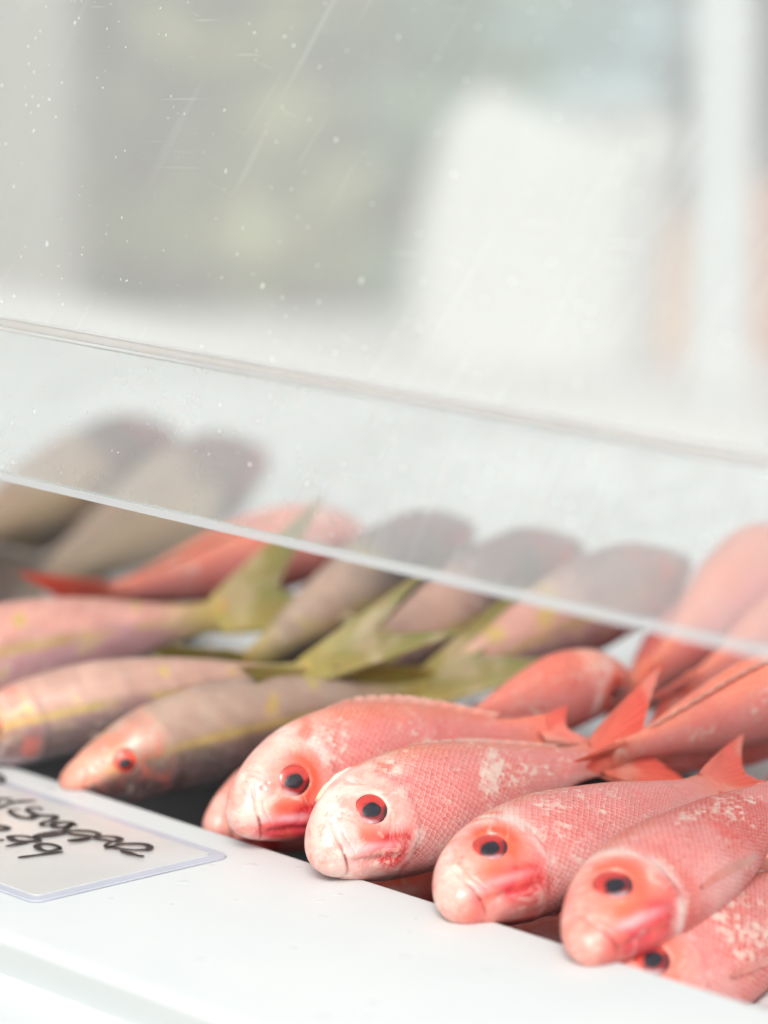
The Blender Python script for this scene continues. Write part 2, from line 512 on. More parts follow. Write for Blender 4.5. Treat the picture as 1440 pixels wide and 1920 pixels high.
def paint_red(s, z, v, rng, o):
    na, nb, nc = Noise(rng, 14, 10), Noise(rng, 18, 34), Noise(rng, 18, 70)
    A, B, Cc = na(s, z), nb(s, z), nc(s, z)
    red = o.get('red', 0.0)
    c = np.empty(s.shape + (3,))
    c[:] = (.81, .225, .21)
    c = lerp(c, (.86, .20, .11), smooth(.45, .95, v))
    c = lerp(c, (.80, .33, .32), smooth(-.3, -.85, v))
    c = lerp(c, (.68, .085, .07), np.clip(.3 * smooth(0, 1.2, A) + red * smooth(-.6, .8, A + .4 * B), 0, 1))
    head = 1 - smooth(.2, .30, s + .35 * np.abs(z) + .012 * B)
    c = lerp(c, np.array((.82, .38, .30)) + o.get('cream', .3) * np.array((.03, .32, .32)), head * np.clip(.8 + .25 * B, 0, 1))
    c = lerp(c, (.80, .16, .11), (1 - smooth(.04, .16, s)) * smooth(-.03, -.08, z) * o.get('chin', .0))
    es, ez, er = o['eye']
    d = np.hypot((s - es) * 0.95, z - ez)
    nape = gauss(s, v, .25, .75, .10, .42) * smooth(-1.2, 1.0, Cc + .5 * B)
    c = lerp(c, (.80, .66, .56), .6 * nape * o.get('nape', 1))
    ring = np.exp(-((d - er * 1.2) / .034) ** 2) * (.6 + .55 * smooth(-.5, .5, (s - es) / er + .35 * B))
    c = lerp(c, (.82, .10, .045), np.clip(ring * o.get('ring', .9), 0, 1))
    pre = gauss(s, z, .125, -.048, .06, .03, -.4)
    c = lerp(c, (.82, .14, .07), .95 * pre * smooth(-.7, .5, B + .5))
    ck = gauss(s, z, .195 + .012 * B, -.10, .062, .034, -.35)
    c = lerp(c, (.55, .012, .02), np.clip(1.6 * ck * o.get('cheek', 1.0), 0, 1))
    jaw = gauss(s, z, .12, -.10, .085, .024, -.3)
    c = lerp(c, (.66, .05, .07), np.clip(o.get('jaw', .5) * jaw * smooth(-.8, .4, B + .4), 0, 1))
    lil = gauss(s, z, .13, -.074, .075, .009, -.22)
    c = lerp(c, (.80, .60, .66), .55 * lil)  # lilac jaw ridge, partly a highlight put into the colour
    lip = 1 - smooth(.02, .05, s)
    c = lerp(c, (.82, .42, .34), lip * .5 * o.get('blunt', .3))
    c = lerp(c, (.72, .12, .09), (1 - o.get('blunt', .3)) * .6 * np.exp(-((s - .048) / .007) ** 2) * smooth(.03, -.01, z))
    c = lerp(c, (.78, .22, .17), (1 - o.get('blunt', .3)) * .6 * gauss(s, z, .03, -.05, .04, .02))
    c = lerp(c, (.80, .28, .22), lip * smooth(.1, .9, Cc) * .5)
    op = np.exp(-((np.hypot(s - .125, z * .92 + .01) - .160) / .018) ** 2) * (s > .15)
    c = lerp(c, (.84, .74, .68), .75 * op * smooth(-.3, .9, B + .5 * Cc))
    tail = smooth(.85, 1.0, s)
    c = lerp(c, (.82, .22, .13), .65 * tail)
    c *= (1 + .035 * Cc)[..., None]
    wh = o.get('white', .3)
    bl = .10 + wh * (gauss(s, v, .38, .2, .16, .85) + .4 * gauss(s, v, .6, .1, .2, .6)) * smooth(-.5, .7, A + .35 * B) + .12 * wh * head
    return np.clip(c, 0, .9), np.clip(bl, 0, 1)


def paint_yellow(s, z, v, rng, o):
    na, nb, nc = Noise(rng, 14, 10), Noise(rng, 18, 30), Noise(rng, 18, 60)
    A, B, Cc = na(s, z), nb(s, z), nc(s, z)
    pk = o.get('pink', .5)
    c = np.empty(s.shape + (3,))
    back = np.array((.44, .33, .25)) * (1 - pk) + np.array((.78, .38, .31)) * pk
    side = np.array((.15, .13, .105)) * (1 - pk) + np.array((.58, .30, .34)) * pk
    c[:] = side
    c = lerp(c, back, smooth(.05, .5, v + .06 * B))
    c = lerp(c, (.085, .08, .078), smooth(.10, -.25, v) * (1 - .8 * pk))
    c = lerp(c, (.36, .38, .42), smooth(-.55, -.9, v))  # grey belly with its blue-grey shine put into the colour
    st = np.exp(-((v - .28 + .12 * s) / .10) ** 2) * smooth(.02, .12, s) * smooth(-1.1, .2, B + .35)
    c = lerp(c, (.52, .40, .07), .75 * st)
    spots = smooth(.8, 1.25, B + .4 * Cc) * smooth(.3, .55, v) * smooth(.1, .2, s)
    c = lerp(c, (.55, .43, .07), .75 * spots)
    c = lerp(c, (.46, .40, .14), .6 * smooth(.35, 1.0, Cc) * smooth(-.55, -.05, v) * smooth(.25, -.0, v) * pk)
    es, ez, er = o['eye']
    d = np.hypot(s - es, z - ez)
    c = lerp(c, (.5, .33, .06), np.exp(-((d - er * 1.3) / .014) ** 2) * .45 * smooth(-.3, .5, B))
    snout = 1 - smooth(.05, .16, s)
    c = lerp(c, (.70, .34, .24), snout * smooth(-.3, .1, v) * .9)
    c = lerp(c, (.42, .38, .07), .85 * smooth(.78, .97, s))
    c = lerp(c, (.06, .075, .095), smooth(-.2, .4, v + .1 * A) * smooth(.62, .4, s) * o.get('grey', 0))
    c *= (1 + .10 * Cc)[..., None]
    return np.clip(c, 0, .9), np.clip(.15 * smooth(.2, 1, A) * smooth(-.2, .5, v), 0, 1)


def paint_tan(s, z, v, rng, o):
    na, nb = Noise(rng, 14, 9), Noise(rng, 18, 26)
    A, B = na(s, z), nb(s, z)
    c = np.empty(s.shape + (3,))
    c[:] = (.60, .48, .33)
    c = lerp(c, (.33, .27, .21), smooth(.2, .9, v))
    c = lerp(c, (.62, .54, .42), smooth(-.2, -.8, v))
    c = lerp(c, (.05, .055, .075), np.clip(smooth(.5, .28, s + .04 * B) * .95, 0, 1) * o.get('dark', 1))
    c = lerp(c, (.16, .15, .15), .6 * smooth(.3, 1, A) * smooth(-.4, .2, v))
    return np.clip(c, 0, .9), np.zeros_like(s)


FIN_COL = {'red': ((.80, .20, .14), (.74, .07, .045)), 'yellow': ((.38, .30, .08), (.12, .14, .035)), 'tan': ((.45, .40, .33), (.25, .22, .2))}


def fish(kind, name, label, group, p_snout, p_tail, roll, seed, bow=(0, 0), tailbend=0.0, spread=1.0, hi=True,
         fat=1.0, deep=1.0, tail=True, opts=None, fins=('dorsal', 'anal', 'pectoral'), pect_lift=0.0, eyes=(-1, 1), tail_len=1.0, tail_twist=0.0):
    rng = np.random.default_rng(seed)
    o = dict(opts or {})
    P = dict(PROF[kind])
    if 'top2' in P:
        bl_ = o.get('blunt', .3)
        for key in ('top', 'bot', 'wid'):
            P[key] = [(a[0], a[1] * bl_ + b[1] * (1 - bl_)) for a, b in zip(P[key], P[key + '2'])]
    o['eye'] = P['eye']
    p0, p1 = Vector(p_snout), Vector(p_tail)
    X = (p1 - p0)
    SL = X.length
    X.normalize()
    upp = (Vector((0, 0, 1)) - X * X.z).normalized()
    side = upp.cross(X).normalized()
    rr = math.radians(roll)
    Z = upp * math.cos(rr) + side * math.sin(rr)
    Y = Z.cross(X)
    mat = Matrix(((X.x, Y.x, Z.x, p0.x), (X.y, Y.y, Z.y, p0.y), (X.z, Y.z, Z.z, p0.z), (0, 0, 0, 1)))
    root = thing(name, label, 'fish', None, group, mat)
    bpy.context.view_layer.update()

    def deform(p):
        p = np.array(p, float)
        s = p[..., 0] / SL
        sc_ = np.minimum(s, 1)
        k = np.sin(math.pi * sc_) - math.pi * np.maximum(s - 1, 0)
        p[..., 1] += SL * (bow[0] * k + tailbend * np.maximum(0, s - .7) ** 2)
        p[..., 2] += SL * bow[1] * k
        return p

    ns, nt = (190, 120) if hi else (80, 56)
    q = np.linspace(0, 1, ns)
    s1 = np.where(q < .5, .30 * (q / .5) ** 1.6, .30 + .70 * (q - .5) / .5)
    s1[0] = 0.0
    top = pchip(*zip(*P['top']), s1)
    bot = pchip(*zip(*P['bot']), s1)
    wid = pchip(*zip(*P['wid']), s1) * fat
    mid0 = -.02
    top, bot = mid0 + (top - mid0) * deep, mid0 + (bot - mid0) * deep
    cen = np.where(s1 < .15, P['top'][0][1] + (0 - P['top'][0][1]) * smooth(0, .15, s1), 0.0)
    th = np.linspace(0, 2 * math.pi, nt, endpoint=False) + math.pi / 2
    co, si = np.cos(th), np.sin(th)
    S = np.repeat(s1[:, None], nt, 1)
    CO, SI = np.repeat(co[None], ns, 0), np.repeat(si[None], ns, 0)
    hh = np.where(SI > 0, (top - cen)[:, None], (cen - bot)[:, None])
    pinch = 1 - .22 * np.maximum(SI, 0) ** 4 - .10 * np.maximum(-SI, 0) ** 4
    yy = wid[:, None] * np.sign(CO) * np.abs(CO) ** .80 * pinch
    zz = cen[:, None] + hh * np.sign(SI) * np.abs(SI) ** 1.03
    # relief of the head and the gill cover
    rc = np.hypot(S - .125, zz * .92 + .01)
    na, nb = Noise(rng, 12, 12), Noise(rng, 16, 40)
    rc = rc + .004 * na(S * 2, zz * 2) + .0015 * nb(S, zz)
    lat = np.abs(CO)
    disp = .0042 * smooth(.172, .148, rc) * smooth(.13, .2, S) * lat ** .5
    disp -= .0009 * np.exp(-((rc - .168) / .007) ** 2) * smooth(.14, .2, S) * lat * smooth(-.9, .6, nb(S, zz))
    rp = np.hypot(S - .10, zz + .005)
    disp -= .0018 * np.exp(-((rp - .105) / .006) ** 2) * smooth(.1, .14, S) * smooth(.05, -.02, zz)
    es, ez, er = P['eye']
    de = np.hypot((S - es), zz - ez)
    disp += .0010 * np.exp(-((de - er * 1.22) / .010) ** 2) * lat
    disp -= .013 * smooth(er * 1.08, er * .8, de)
    # mouth: the upper lip is a swollen band round the snout, set off by a steep groove; the gape runs below it
    sg = .046 + .22 * (zz + .03) ** 2 * 10 + .10 * np.maximum(0, -.03 - zz)
    gr = np.exp(-((S - sg) / .0034) ** 2) * smooth(.045, .018, zz) * lat ** .4
    zm = P['top'][0][1] - .034 - .30 * S
    gape = np.exp(-((zz - zm) / .0036) ** 2) * smooth(.12, .10, S)
    slit = np.clip(gape * (.7 - .6 * o.get('blunt', .3)) * smooth(.11, .07, S) + gr * (.22 + .75 * smooth(-.03, -.06, zz)), 0, 1)
    lips = smooth(sg - .002, sg - .016, S) * smooth(-.012, .004, S) * smooth(.04, .01, zz)
    gk = .3 + .7 * o.get('blunt', .3)
    disp += .0006 * gk * lips - .006 * gk * np.maximum(gr * smooth(-.12, -.085, zz), gape * (.8 - .7 * o.get('blunt', .3)))
    mx = np.exp(-((S - sg - .020 - .15 * np.maximum(0, -.03 - zz)) / .0026) ** 2) * smooth(.0, -.03, zz) * smooth(-.09, -.07, zz) * lat
    disp -= .0035 * mx
    jl = np.exp(-((zz - (-.077 - .20 * S)) / .006) ** 2) * smooth(.05, .09, S) * smooth(.24, .17, S)
    disp += .004 * np.exp(-((zz - (-.062 - .20 * S)) / .010) ** 2) * smooth(.05, .09, S) * smooth(.24, .17, S) - .0045 * jl
    nos = gauss(S, zz, .075, .022, .006, .0045) + gauss(S, zz, .09, .03, .005, .004)
    disp -= .004 * nos * lat
    disp += .0016 * na(S, zz) * smooth(0, .1, S) * (1 - .5 * smooth(.7, 1, S)) + .0007 * nb(S, zz) * smooth(0, .08, S)
    G = np.stack([S, yy, zz], -1)
    ds = np.gradient(G, axis=0)
    dt = np.roll(G, -1, 1) - np.roll(G, 1, 1)
    N = np.cross(dt, ds)
    N /= np.maximum(np.linalg.norm(N, axis=-1, keepdims=True), 1e-9)
    if (N[ns // 2, nt // 2, 2] > 0):
        N = -N
    N[0] = (-1, 0, 0)
    G2 = G + N * disp[..., None] * np.minimum(1, S / .012)[..., None]
    verts = deform(G2 * SL).reshape(-1, 3)
    nv = len(verts)
    end = deform(np.array([[SL * 1.005, 0, 0.0]]))
    verts = np.vstack([verts, end])
    faces = []
    for i in range(ns - 1):
        a, b = i * nt, (i + 1) * nt
        for k in range(nt):
            k2 = (k + 1) % nt
            faces.append((a + k, b + k, b + k2, a + k2))
    for k in range(nt):
        faces.append(((ns - 1) * nt + k, nv, (ns - 1) * nt + (k + 1) % nt))
    paint = {'red': paint_red, 'yellow': paint_yellow, 'tan': paint_tan}[kind]
    col, bl = paint(S, zz, SI, rng, o)
    dark = np.clip(slit * 1.1 + .12 * jl + .45 * nos , 0, .95)
    col = lerp(col, np.array((.16, .012, .012)), dark)
    scale_m = smooth(.20, .27, S + .25 * (rc - .15)) * smooth(1.0, .93, S) * smooth(.14, .17, rc + .02)
    scale_m = np.maximum(scale_m, .3 * np.exp(-((rc - .13) / .02) ** 2) * smooth(.15, .2, S))
    gloss = np.clip(.3 + .7 * smooth(.26, .16, S) + .15 * nb(S, zz), 0, 1)
    msk = np.stack([scale_m, gloss, bl], -1).reshape(-1, 3)
    pitch = o.get('pitch', .0152) * (.42 + .58 * np.clip((top - bot) / (top - bot).max(), 0, 1))
    u = np.concatenate([[0], np.cumsum(np.diff(s1) / (.5 * (pitch[1:] + pitch[:-1])))])
    ang = np.abs(((th - math.pi / 2 + math.pi) % (2 * math.pi)) - math.pi) / math.pi
    vv = ang * 34 * o.get('rows', 1.0)
    U, V = np.repeat(u[:, None], nt, 1), np.repeat(vv[None], ns, 0)
    uv = np.stack([(U + V) * .7071, (U - V) * .7071], -1).reshape(-1, 2)
    uv = np.vstack([uv, uv[-1:]])
    body = mesh_obj('body', verts, faces, M[kind + '_skin'], root, True,
                    np.vstack([col.reshape(-1, 3), col[-1, :1]]), uv, np.vstack([msk, [[0, .5, 0]]]))
    # eyes
    for sd_ in eyes:
        sel = np.where(np.sign(CO) == sd_, (S - es) ** 2 + (zz - ez) ** 2, 9.0)
        i, k = np.unravel_index(np.argmin(sel), sel.shape)
        c0, nrm = G[i, k], N[i, k]
        cpt = deform((c0 + nrm * .0008) * SL)
        nrm = Vector(nrm).normalized()
        ex = (Vector((1, 0, 0)) - nrm * nrm.x).normalized()
        ey = nrm.cross(ex)
        if ey.z < 0:
            ey = -ey
        re = er * SL * o.get('eyesize', 1.0)
        nr, na_ = 12, 44
        ev, ec = [], []
        pc = np.array(o.get('pupil', (-.10, -.12)))
        for a in range(nr + 1):
            r = a / nr
            for b in range(na_):
                w = 2 * math.pi * b / na_
                x, y = r * math.cos(w), r * math.sin(w)
                hgt = .30 * math.sqrt(max(0, 1 - (r * .96) ** 2)) - .20
                ev.append(Vector(cpt) + (ex * x * 1.16 + ey * y * 1.0 + nrm * hgt) * re)
                cc = np.array((.42, .014, .016)) if kind == 'red' else np.array((.78, .06, .03))
                cc = cc * (1 - .35 * r) + np.array((.80, .14, .08)) * .35 * r * (y > -.1)
                cres = max(0, (-x * .55 - y * .8))
                cc = cc + (np.array((.66, .48, .50)) - cc) * min(1, smooth(.58, .9, np.float64(cres)) * .85 * (r > .6) * (kind == 'red'))
                dk = max(0, x * .75 - y * .65)
                cc = cc + (np.array((.02, .015, .02)) - cc) * smooth(.52, .78, np.float64(dk))
                cc = cc + (np.array((.10, .012, .015)) - cc) * smooth(.9, .98, np.float64(r)) * .85
                cc = cc * (1 - .5 * smooth(.62, .5, np.float64(math.hypot(x - pc[0], y - pc[1]))))
                ec.append(cc)
        ef = []
        for a in range(nr):
            for b in range(na_):
                b2 = (b + 1) % na_
                ef.append((a * na_ + b, (a + 1) * na_ + b, (a + 1) * na_ + b2, a * na_ + b2))
        eo = mesh_obj('eye', ev, ef, M['iris'], root, True, np.array(ec))
        pv, pf = [], []
        for a in range(7):
            r = a / 6 * o.get('pupil_r', .56)
            for b in range(28):
                w = 2 * math.pi * b / 28
                r = a / 6 * o.get('pupil_r', .56) * (1 + .06 * math.sin(3 * w + seed) + .04 * math.sin(5 * w + 2 * seed))
                x, y = pc[0] + r * math.cos(w) * 1.15, pc[1] + r * math.sin(w) * .86
                rr_ = math.hypot(x, y)
                hgt = .30 * math.sqrt(max(0, 1 - (rr_ * .96) ** 2)) - .20 + .03 - .028 * (a / 6) ** 3
                pv.append(Vector(cpt) + (ex * x * 1.08 + ey * y * .96 + nrm * hgt) * re)
        for a in range(6):
            for b in range(28):
                b2 = (b + 1) % 28
                pf.append((a * 28 + b, (a + 1) * 28 + b, (a + 1) * 28 + b2, a * 28 + b2))
        mesh_obj('pupil', pv, pf, M['pupil'], eo, True)

    f0, f1 = (np.array(x) for x in FIN_COL[kind])

    def sheet(name, pts, half, cols):
        """two-sided fin: pts (n,m,3) in unit-SL space, half thickness (n,m)"""
        n, m = pts.shape[:2]
        gu, gv = np.gradient(pts, axis=0), np.gradient(pts, axis=1)
        nn = np.cross(gu, gv)
        nn /= np.maximum(np.linalg.norm(nn, axis=-1, keepdims=True), 1e-9)
        a, b = pts + nn * half[..., None], pts - nn * half[..., None]
        vs = np.vstack([deform(a * SL).reshape(-1, 3), deform(b * SL).reshape(-1, 3)])
        fs, K = [], n * m
        for i in range(n - 1):
            for j in range(m - 1):
                p = i * m + j
                fs.append((p, p + m, p + m + 1, p + 1))
                fs.append((K + p, K + p + 1, K + p + m + 1, K + p + m))
        rim = [i * m for i in range(n)] + [(n - 1) * m + j for j in range(1, m)] + [i * m + m - 1 for i in range(n - 2, -1, -1)] + list(range(m - 2, 0, -1))
        for a_, b_ in zip(rim, rim[1:] + rim[:1]):
            fs.append((a_, K + a_, K + b_, b_) if False else (b_, K + b_, K + a_, a_))
        cc = np.vstack([cols.reshape(-1, 3)] * 2)
        return mesh_obj(name, vs, fs, M['fin'], root, True, np.clip(cc, 0, .9))

    if tail:
        n, m = 22, 61
        uu, wv = np.meshgrid(np.linspace(0, 1, n), np.linspace(-1, 1, m), indexing='ij')
        endx = 1 + tail_len * (.13 + .20 * np.abs(wv) ** 1.3 if kind != 'yellow' else .13 + .17 * np.abs(wv) ** 1.1)
        endz = wv * .215 * spread
        basex, basez = .965, wv * .044
        x = basex + (endx - basex) * uu
        e = uu ** .85
        z = basez * (1 - e) + endz * e
        y0, ar = z, math.radians(o.get('tail_roll', 0))
        z = z * math.cos(ar) + o.get('tail_up', 0) * (x - basex)
        y = y0 * math.sin(ar) + .010 * np.sin(wv * 3 + seed) * uu + .0022 * np.cos(wv * 46) * uu + tail_twist * wv * uu * .1
        half = (.011 * (1 - uu) ** 2 + .0022) * (1 - .35 * np.cos(wv * 46) * uu) * (1 - .6 * (np.abs(wv) > .98))
        cl = lerp(np.broadcast_to(f0, uu.shape + (3,)).copy(), f1, uu * .8)
        cl *= (1 + .18 * np.cos(wv * 46) * uu)[..., None]
        if o.get('fin_edge') is not None:
            cl = lerp(cl, o['fin_edge'], smooth(.8, 1, uu) * .7)
        sheet('tail_fin', np.stack([x, y, z], -1), half, cl)

    def strip(name, s0, s1_, hmax, edge, lean, spikes):
        n, m = 8, 64
        uu, wv = np.meshgrid(np.linspace(0, 1, n), np.linspace(0, 1, m), indexing='ij')
        ss = s0 + (s1_ - s0) * wv
        base = pchip(*zip(*P[edge]), ss)
        base = mid0 + (base - mid0) * deep
        sg = 1 if edge == 'top' else -1
        env = np.sin(math.pi * np.clip(wv * .92 + .06, 0, 1)) ** .6
        saw = 1 - .25 * np.abs(((wv * spikes) % 1) - .0)
        hgt = hmax * env * saw
        x = ss + uu * .05
        z = base - sg * .008 + sg * uu * hgt * math.cos(lean)
        y = uu * hgt * math.sin(lean) + .002 * np.sin(wv * spikes * 6.283)
        cl = lerp(np.broadcast_to(f0, uu.shape + (3,)).copy(), (f1 if kind != 'red' else np.array((.84, .55, .45))), uu * .6)
        cl *= (1 + .15 * np.cos(wv * spikes * 6.283))[..., None]
        sheet(name, np.stack([x, y, z], -1), .0045 * (1 - .75 * uu) + .0006, cl)

    if 'dorsal' in fins:
        strip('dorsal_fin', .30, .84, o.get('dorsal_h', .035), 'top', o.get('dorsal_lean', .9), 13)
    if 'anal' in fins:
        strip('anal_fin', .63, .83, .05, 'bot', -.5, 9)

    def leaf(name, s0, z0, ln, wd, ang, sd_, lift, c0, c1):
        n, m = 26, 15
        uu, wv = np.meshgrid(np.linspace(0, 1, n), np.linspace(-1, 1, m), indexing='ij')
        prof = wd * (np.sin(math.pi * np.clip(uu * .82 + .10, 0, 1)) ** .8)
        lx, lz = uu * ln, wv * prof
        ss = s0 + lx * math.cos(ang) - lz * math.sin(ang)
        zz_ = z0 + lx * math.sin(ang) + lz * math.cos(ang)
        w = pchip(*zip(*P['wid']), np.clip(ss, 0, 1)) * fat
        hgt = np.where(zz_ > 0, pchip(*zip(*P['top']), np.clip(ss, 0, 1)), -pchip(*zip(*P['bot']), np.clip(ss, 0, 1))) * deep
        rr_ = np.clip(1 - (zz_ / np.maximum(hgt, .01)) ** 2, .0, 1)
        y = sd_ * (w * rr_ ** .40 + .0025 + lift * uu ** 1.4 + .0014 * np.cos(wv * 22))
        cl = lerp(np.broadcast_to(np.array(c0, float), uu.shape + (3,)).copy(), c1, uu * .8)
        cl *= (1 + .14 * np.cos(wv * 22))[..., None]
        sheet(name, np.stack([ss, y, zz_], -1), .0009 * (1 - .6 * uu), cl)

    if 'pectoral' in fins:
        c0, c1 = ((.78, .24, .20), (.82, .40, .34)) if kind == 'red' else ((.5, .4, .3), (.55, .48, .3))
        for sd_ in eyes:
            leaf('pectoral_fin', .34, -.105, .28, .008, -.02, sd_, pect_lift, c0, c1)
    if 'pelvic' in fins:
        for sd_ in eyes:
            leaf('pelvic_fin', .30, -.125, .2, .028, -.12, sd_, .01, (.78, .4, .34), (.8, .5, .42))
    if 'gill' in fins:          # loose pale skin standing up along the nape
        n, m = 6, 40
        uu, wv = np.meshgrid(np.linspace(0, 1, n), np.linspace(0, 1, m), indexing='ij')
        ss = .11 + .24 * wv
        base = pchip(*zip(*P['top']), ss) * deep
        hgt = .020 * np.sin(math.pi * np.clip(wv * .9 + .08, 0, 1)) ** .5 * (1 + .05 * np.sin(wv * 17) + .04 * np.sin(wv * 31 + 1))
        y = o.get('gill_side', 1) * (.012 + .01 * uu + .012 * np.sin(wv * 3.1))
        pts = np.stack([ss - .012 * uu, y, base - .012 + uu * hgt], -1)
        cl = np.broadcast_to(np.array((.82, .74, .62)), uu.shape + (3,)).copy()
        cl = lerp(cl, (.70, .58, .36), smooth(.25, 0, wv))
        sheet('nape_skin', pts, .0035 * (1 - .6 * uu), cl)
    return root, SL


# ------------------------------------------------------------------ setting: ground
def ground():
    v, f = [], []
    n = 24
    for i in range(n + 1):
        for j in range(n + 1):
            a, b = (i / n * 2 - 1), (j / n * 2 - 1)
            v.append((600 * a * abs(a), 600 * b * abs(b), 0))
    for i in range(n):
        for j in range(n):
            p = i * (n + 1) + j
            f.append((p, p + n + 1, p + n + 2, p + 1))
    g = mesh_obj('ground', v, f, M['ground'], None, False)
    g['kind'] = 'structure'


ground()


# ------------------------------------------------------------------ display bin with its front ledge
def extrude_x(profile, x0, x1, nx=2):
    """closed (y, z) profile swept along X"""
    v, f = [], []
    n = len(profile)
    for i in range(nx):
        x = x0 + (x1 - x0) * i / (nx - 1)
        v += [(x, y, z) for y, z in profile]
    for i in range(nx - 1):
        for k in range(n):
            k2 = (k + 1) % n
            f.append((i * n + k, i * n + k2, (i + 1) * n + k2, (i + 1) * n + k))
    f.append(list(range(n))[::-1])
    f.append([(nx - 1) * n + k for k in range(n)])
    return v, f


X0, X1 = -2.6, 1.6
BACK_Y, BACK_Z = 0.80, 0.055
bin_ = thing('display_bin', 'long white foam fish display bin with a wide front ledge, holding the fish', 'display bin', (0, 0, LEDGE))


def round_profile(pts, rad, seg=6):
    out = []
    n = len(pts)
    for i in range(n):
        p = Vector(pts[i]).to_2d() if False else Vector((pts[i][0], pts[i][1]))
        r = rad[i]
        if r == 0:
            out.append((p.x, p.y))
            continue
        a = (Vector(pts[i - 1]) - p).normalized()
        b = (Vector(pts[(i + 1) % n]) - p).normalized()
        for k in range(seg + 1):
            t = k / seg
            q = p + a * r * (1 - t) ** 2 + b * r * t ** 2
            out.append((q.x, q.y))
    return out


prof = round_profile(
    [(0, 0), (0, -.20), (-.335, -.20), (-.335, -.05), (-.226, -.026), (-.178, -.028), (-.192, 0)],
    [.007, 0, 0, .01, .010, .004, .008], 7)
prof = prof[::-1]
v, f = extrude_x(prof, X0, X1, 2)
mesh_obj('ledge', v, f, M['foam'], bin_, False).data.polygons.foreach_set('use_smooth', [len(q) == 4 for q in f])
mb = MB()
mb.box(X0, X1, -.32, BACK_Y + .12, -LEDGE, -.205)
mb.build('counter_base', M['counter'], bin_, .004)
mb = MB()
mb.box(X0, X1, .002, BACK_Y + .1, -.20, -.15)
mb.build('bin_floor', M['foam'], bin_)
mb = MB()
mb.box(X0, X1, BACK_Y, BACK_Y + .1, -.15, BACK_Z)
mb.build('back_wall', M['wall_white'], bin_, .012)
for xa, xb in ((X0, X0 + .05), (X1 - .05, X1)):
    mb = MB()
    mb.box(xa, xb, .002, BACK_Y - .002, -.148, .06)
    mb.build('end_wall', M['foam'], bin_, .01)

# black box added to darken the gaps under the front row
shade_box = thing('gap_shade_box', 'black box added to darken the gaps under the front row of fish', 'shade_box', (0, .14, LEDGE - .149))
MB().box(X0 + .06, .185, -.136, .25, 0, .006).build('shade_box_floor', M['shade_box'], shade_box)
MB().box(X0 + .06, .185, -.1375, -.1365, 0, .145).build('front_rim', M['shade_box'], shade_box)
MB().box(X0 + .06, .185, .251, .256, 0, .10).build('rear_rim', M['shade_box'], shade_box)

# crushed ice heaped up towards the back
rng = np.random.default_rng(5)
nx, ny = 420, 150
xs, ys = np.linspace(X0 + .06, X1 - .06, nx), np.linspace(.004, BACK_Y - .004, ny)
XX, YY = np.meshgrid(xs, ys, indexing='ij')
na, nb = Noise(rng, 20, 18), Noise(rng, 40, 120)
ZZ = -.16 + .105 * smooth(.402, .43, YY) + .105 * smooth(.40, .75, YY) + .008 * na(XX, YY) + .0035 * np.abs(nb(XX, YY)) + rng.uniform(-.003, .003, XX.shape)
ZZ += .135 * smooth(.19, .212, XX) * smooth(.43, .402, YY)
vs = np.stack([XX, YY, ZZ + LEDGE], -1).reshape(-1, 3)
fs = [(i * ny + j, (i + 1) * ny + j, (i + 1) * ny + j + 1, i * ny + j + 1) for i in range(nx - 1) for j in range(ny - 1)]
ice = mesh_obj('crushed_ice', vs, fs, M['ice'], None, True)
ice['kind'] = 'stuff'
ice['label'] = 'white crushed ice bed under the fish in the bin'
ice['category'] = 'ice'

# ------------------------------------------------------------------ acrylic shield over the ledge
GY = on_z(100, 925, .179).y
zl = lambda px, py: on_y(px, py, GY).z - LEDGE
Z_LOW = .5 * (zl(150, 935) + zl(1440, 1235))
Z_BEND = .5 * (zl(0, 603) + zl(1300, 848))
T = .0035
shield = thing('sneeze_guard', 'clear scratched acrylic sneeze guard bent along a crease, hanging above the fish', 'shield', (0, GY, LEDGE + Z_LOW))
mb = MB().box(X0, X1, 0, T, .004, Z_BEND - Z_LOW - .004)
lo_ = mb.build('lower_pane', M['acrylic_low'], shield)
mb = MB().box(X0, X1, -.0005, T + .0005, 0, .0038)
mb.build('cut_edge', M['acrylic_edge'], shield)
mb = MB().tube([(X0, T / 2, Z_BEND - Z_LOW), (X1, T / 2, Z_BEND - Z_LOW)], .0022, 12)
mb.build('crease', M['hinge'], shield, 0, True)
tilt = math.radians(14)
Mt = Matrix.Translation((0, 0, Z_BEND - Z_LOW + .004)) @ Matrix.Rotation(-tilt, 4, 'X')
up = MB().box(X0, X1, 0, T, 0, .55)
uo = up.build('upper_pane', M['acrylic_up'], shield)
uo.matrix_local = Mt
for q in (lo_, uo):
    q.data.materials.append(M['acrylic_clear'])
    for p in q.data.polygons:
        p.material_index = 0 if p.normal.y < -.9 else 1
for bx in (X0 + .1, X1 - .1):
    arm = MB().box(bx - .012, bx + .012, T + .001, T + .02, .0, .60)
    ao = arm.build('support_bar', M['post'], shield, .003)
    ao.matrix_local = Mt

# ------------------------------------------------------------------ price sign with marker writing
sg_c = on_z(433, 1594, .004)
sign = thing('price_sign', 'white price card in a clear plastic sleeve, hand lettered in black marker', 'price sign', (sg_c.x, sg_c.y, LEDGE))


def rounded_plate(x0, x1, y0, y1, z0, z1, r, M_=None):
    pts = []
    for cx, cy, a0 in ((x1 - r, y1 - r, 0), (x0 + r, y1 - r, 90), (x0 + r, y0 + r, 180), (x1 - r, y0 + r, 270)):
        for k in range(7):
            a = math.radians(a0 + 15 * k)
            pts.append((cx + r * math.cos(a), cy + r * math.sin(a)))
    n = len(pts)
    v = [(x, y, z0) for x, y in pts] + [(x, y, z1) for x, y in pts]
    f = [list(range(n))[::-1], list(range(n, 2 * n))] + [(k, (k + 1) % n, n + (k + 1) % n, n + k) for k in range(n)]
    return v, f


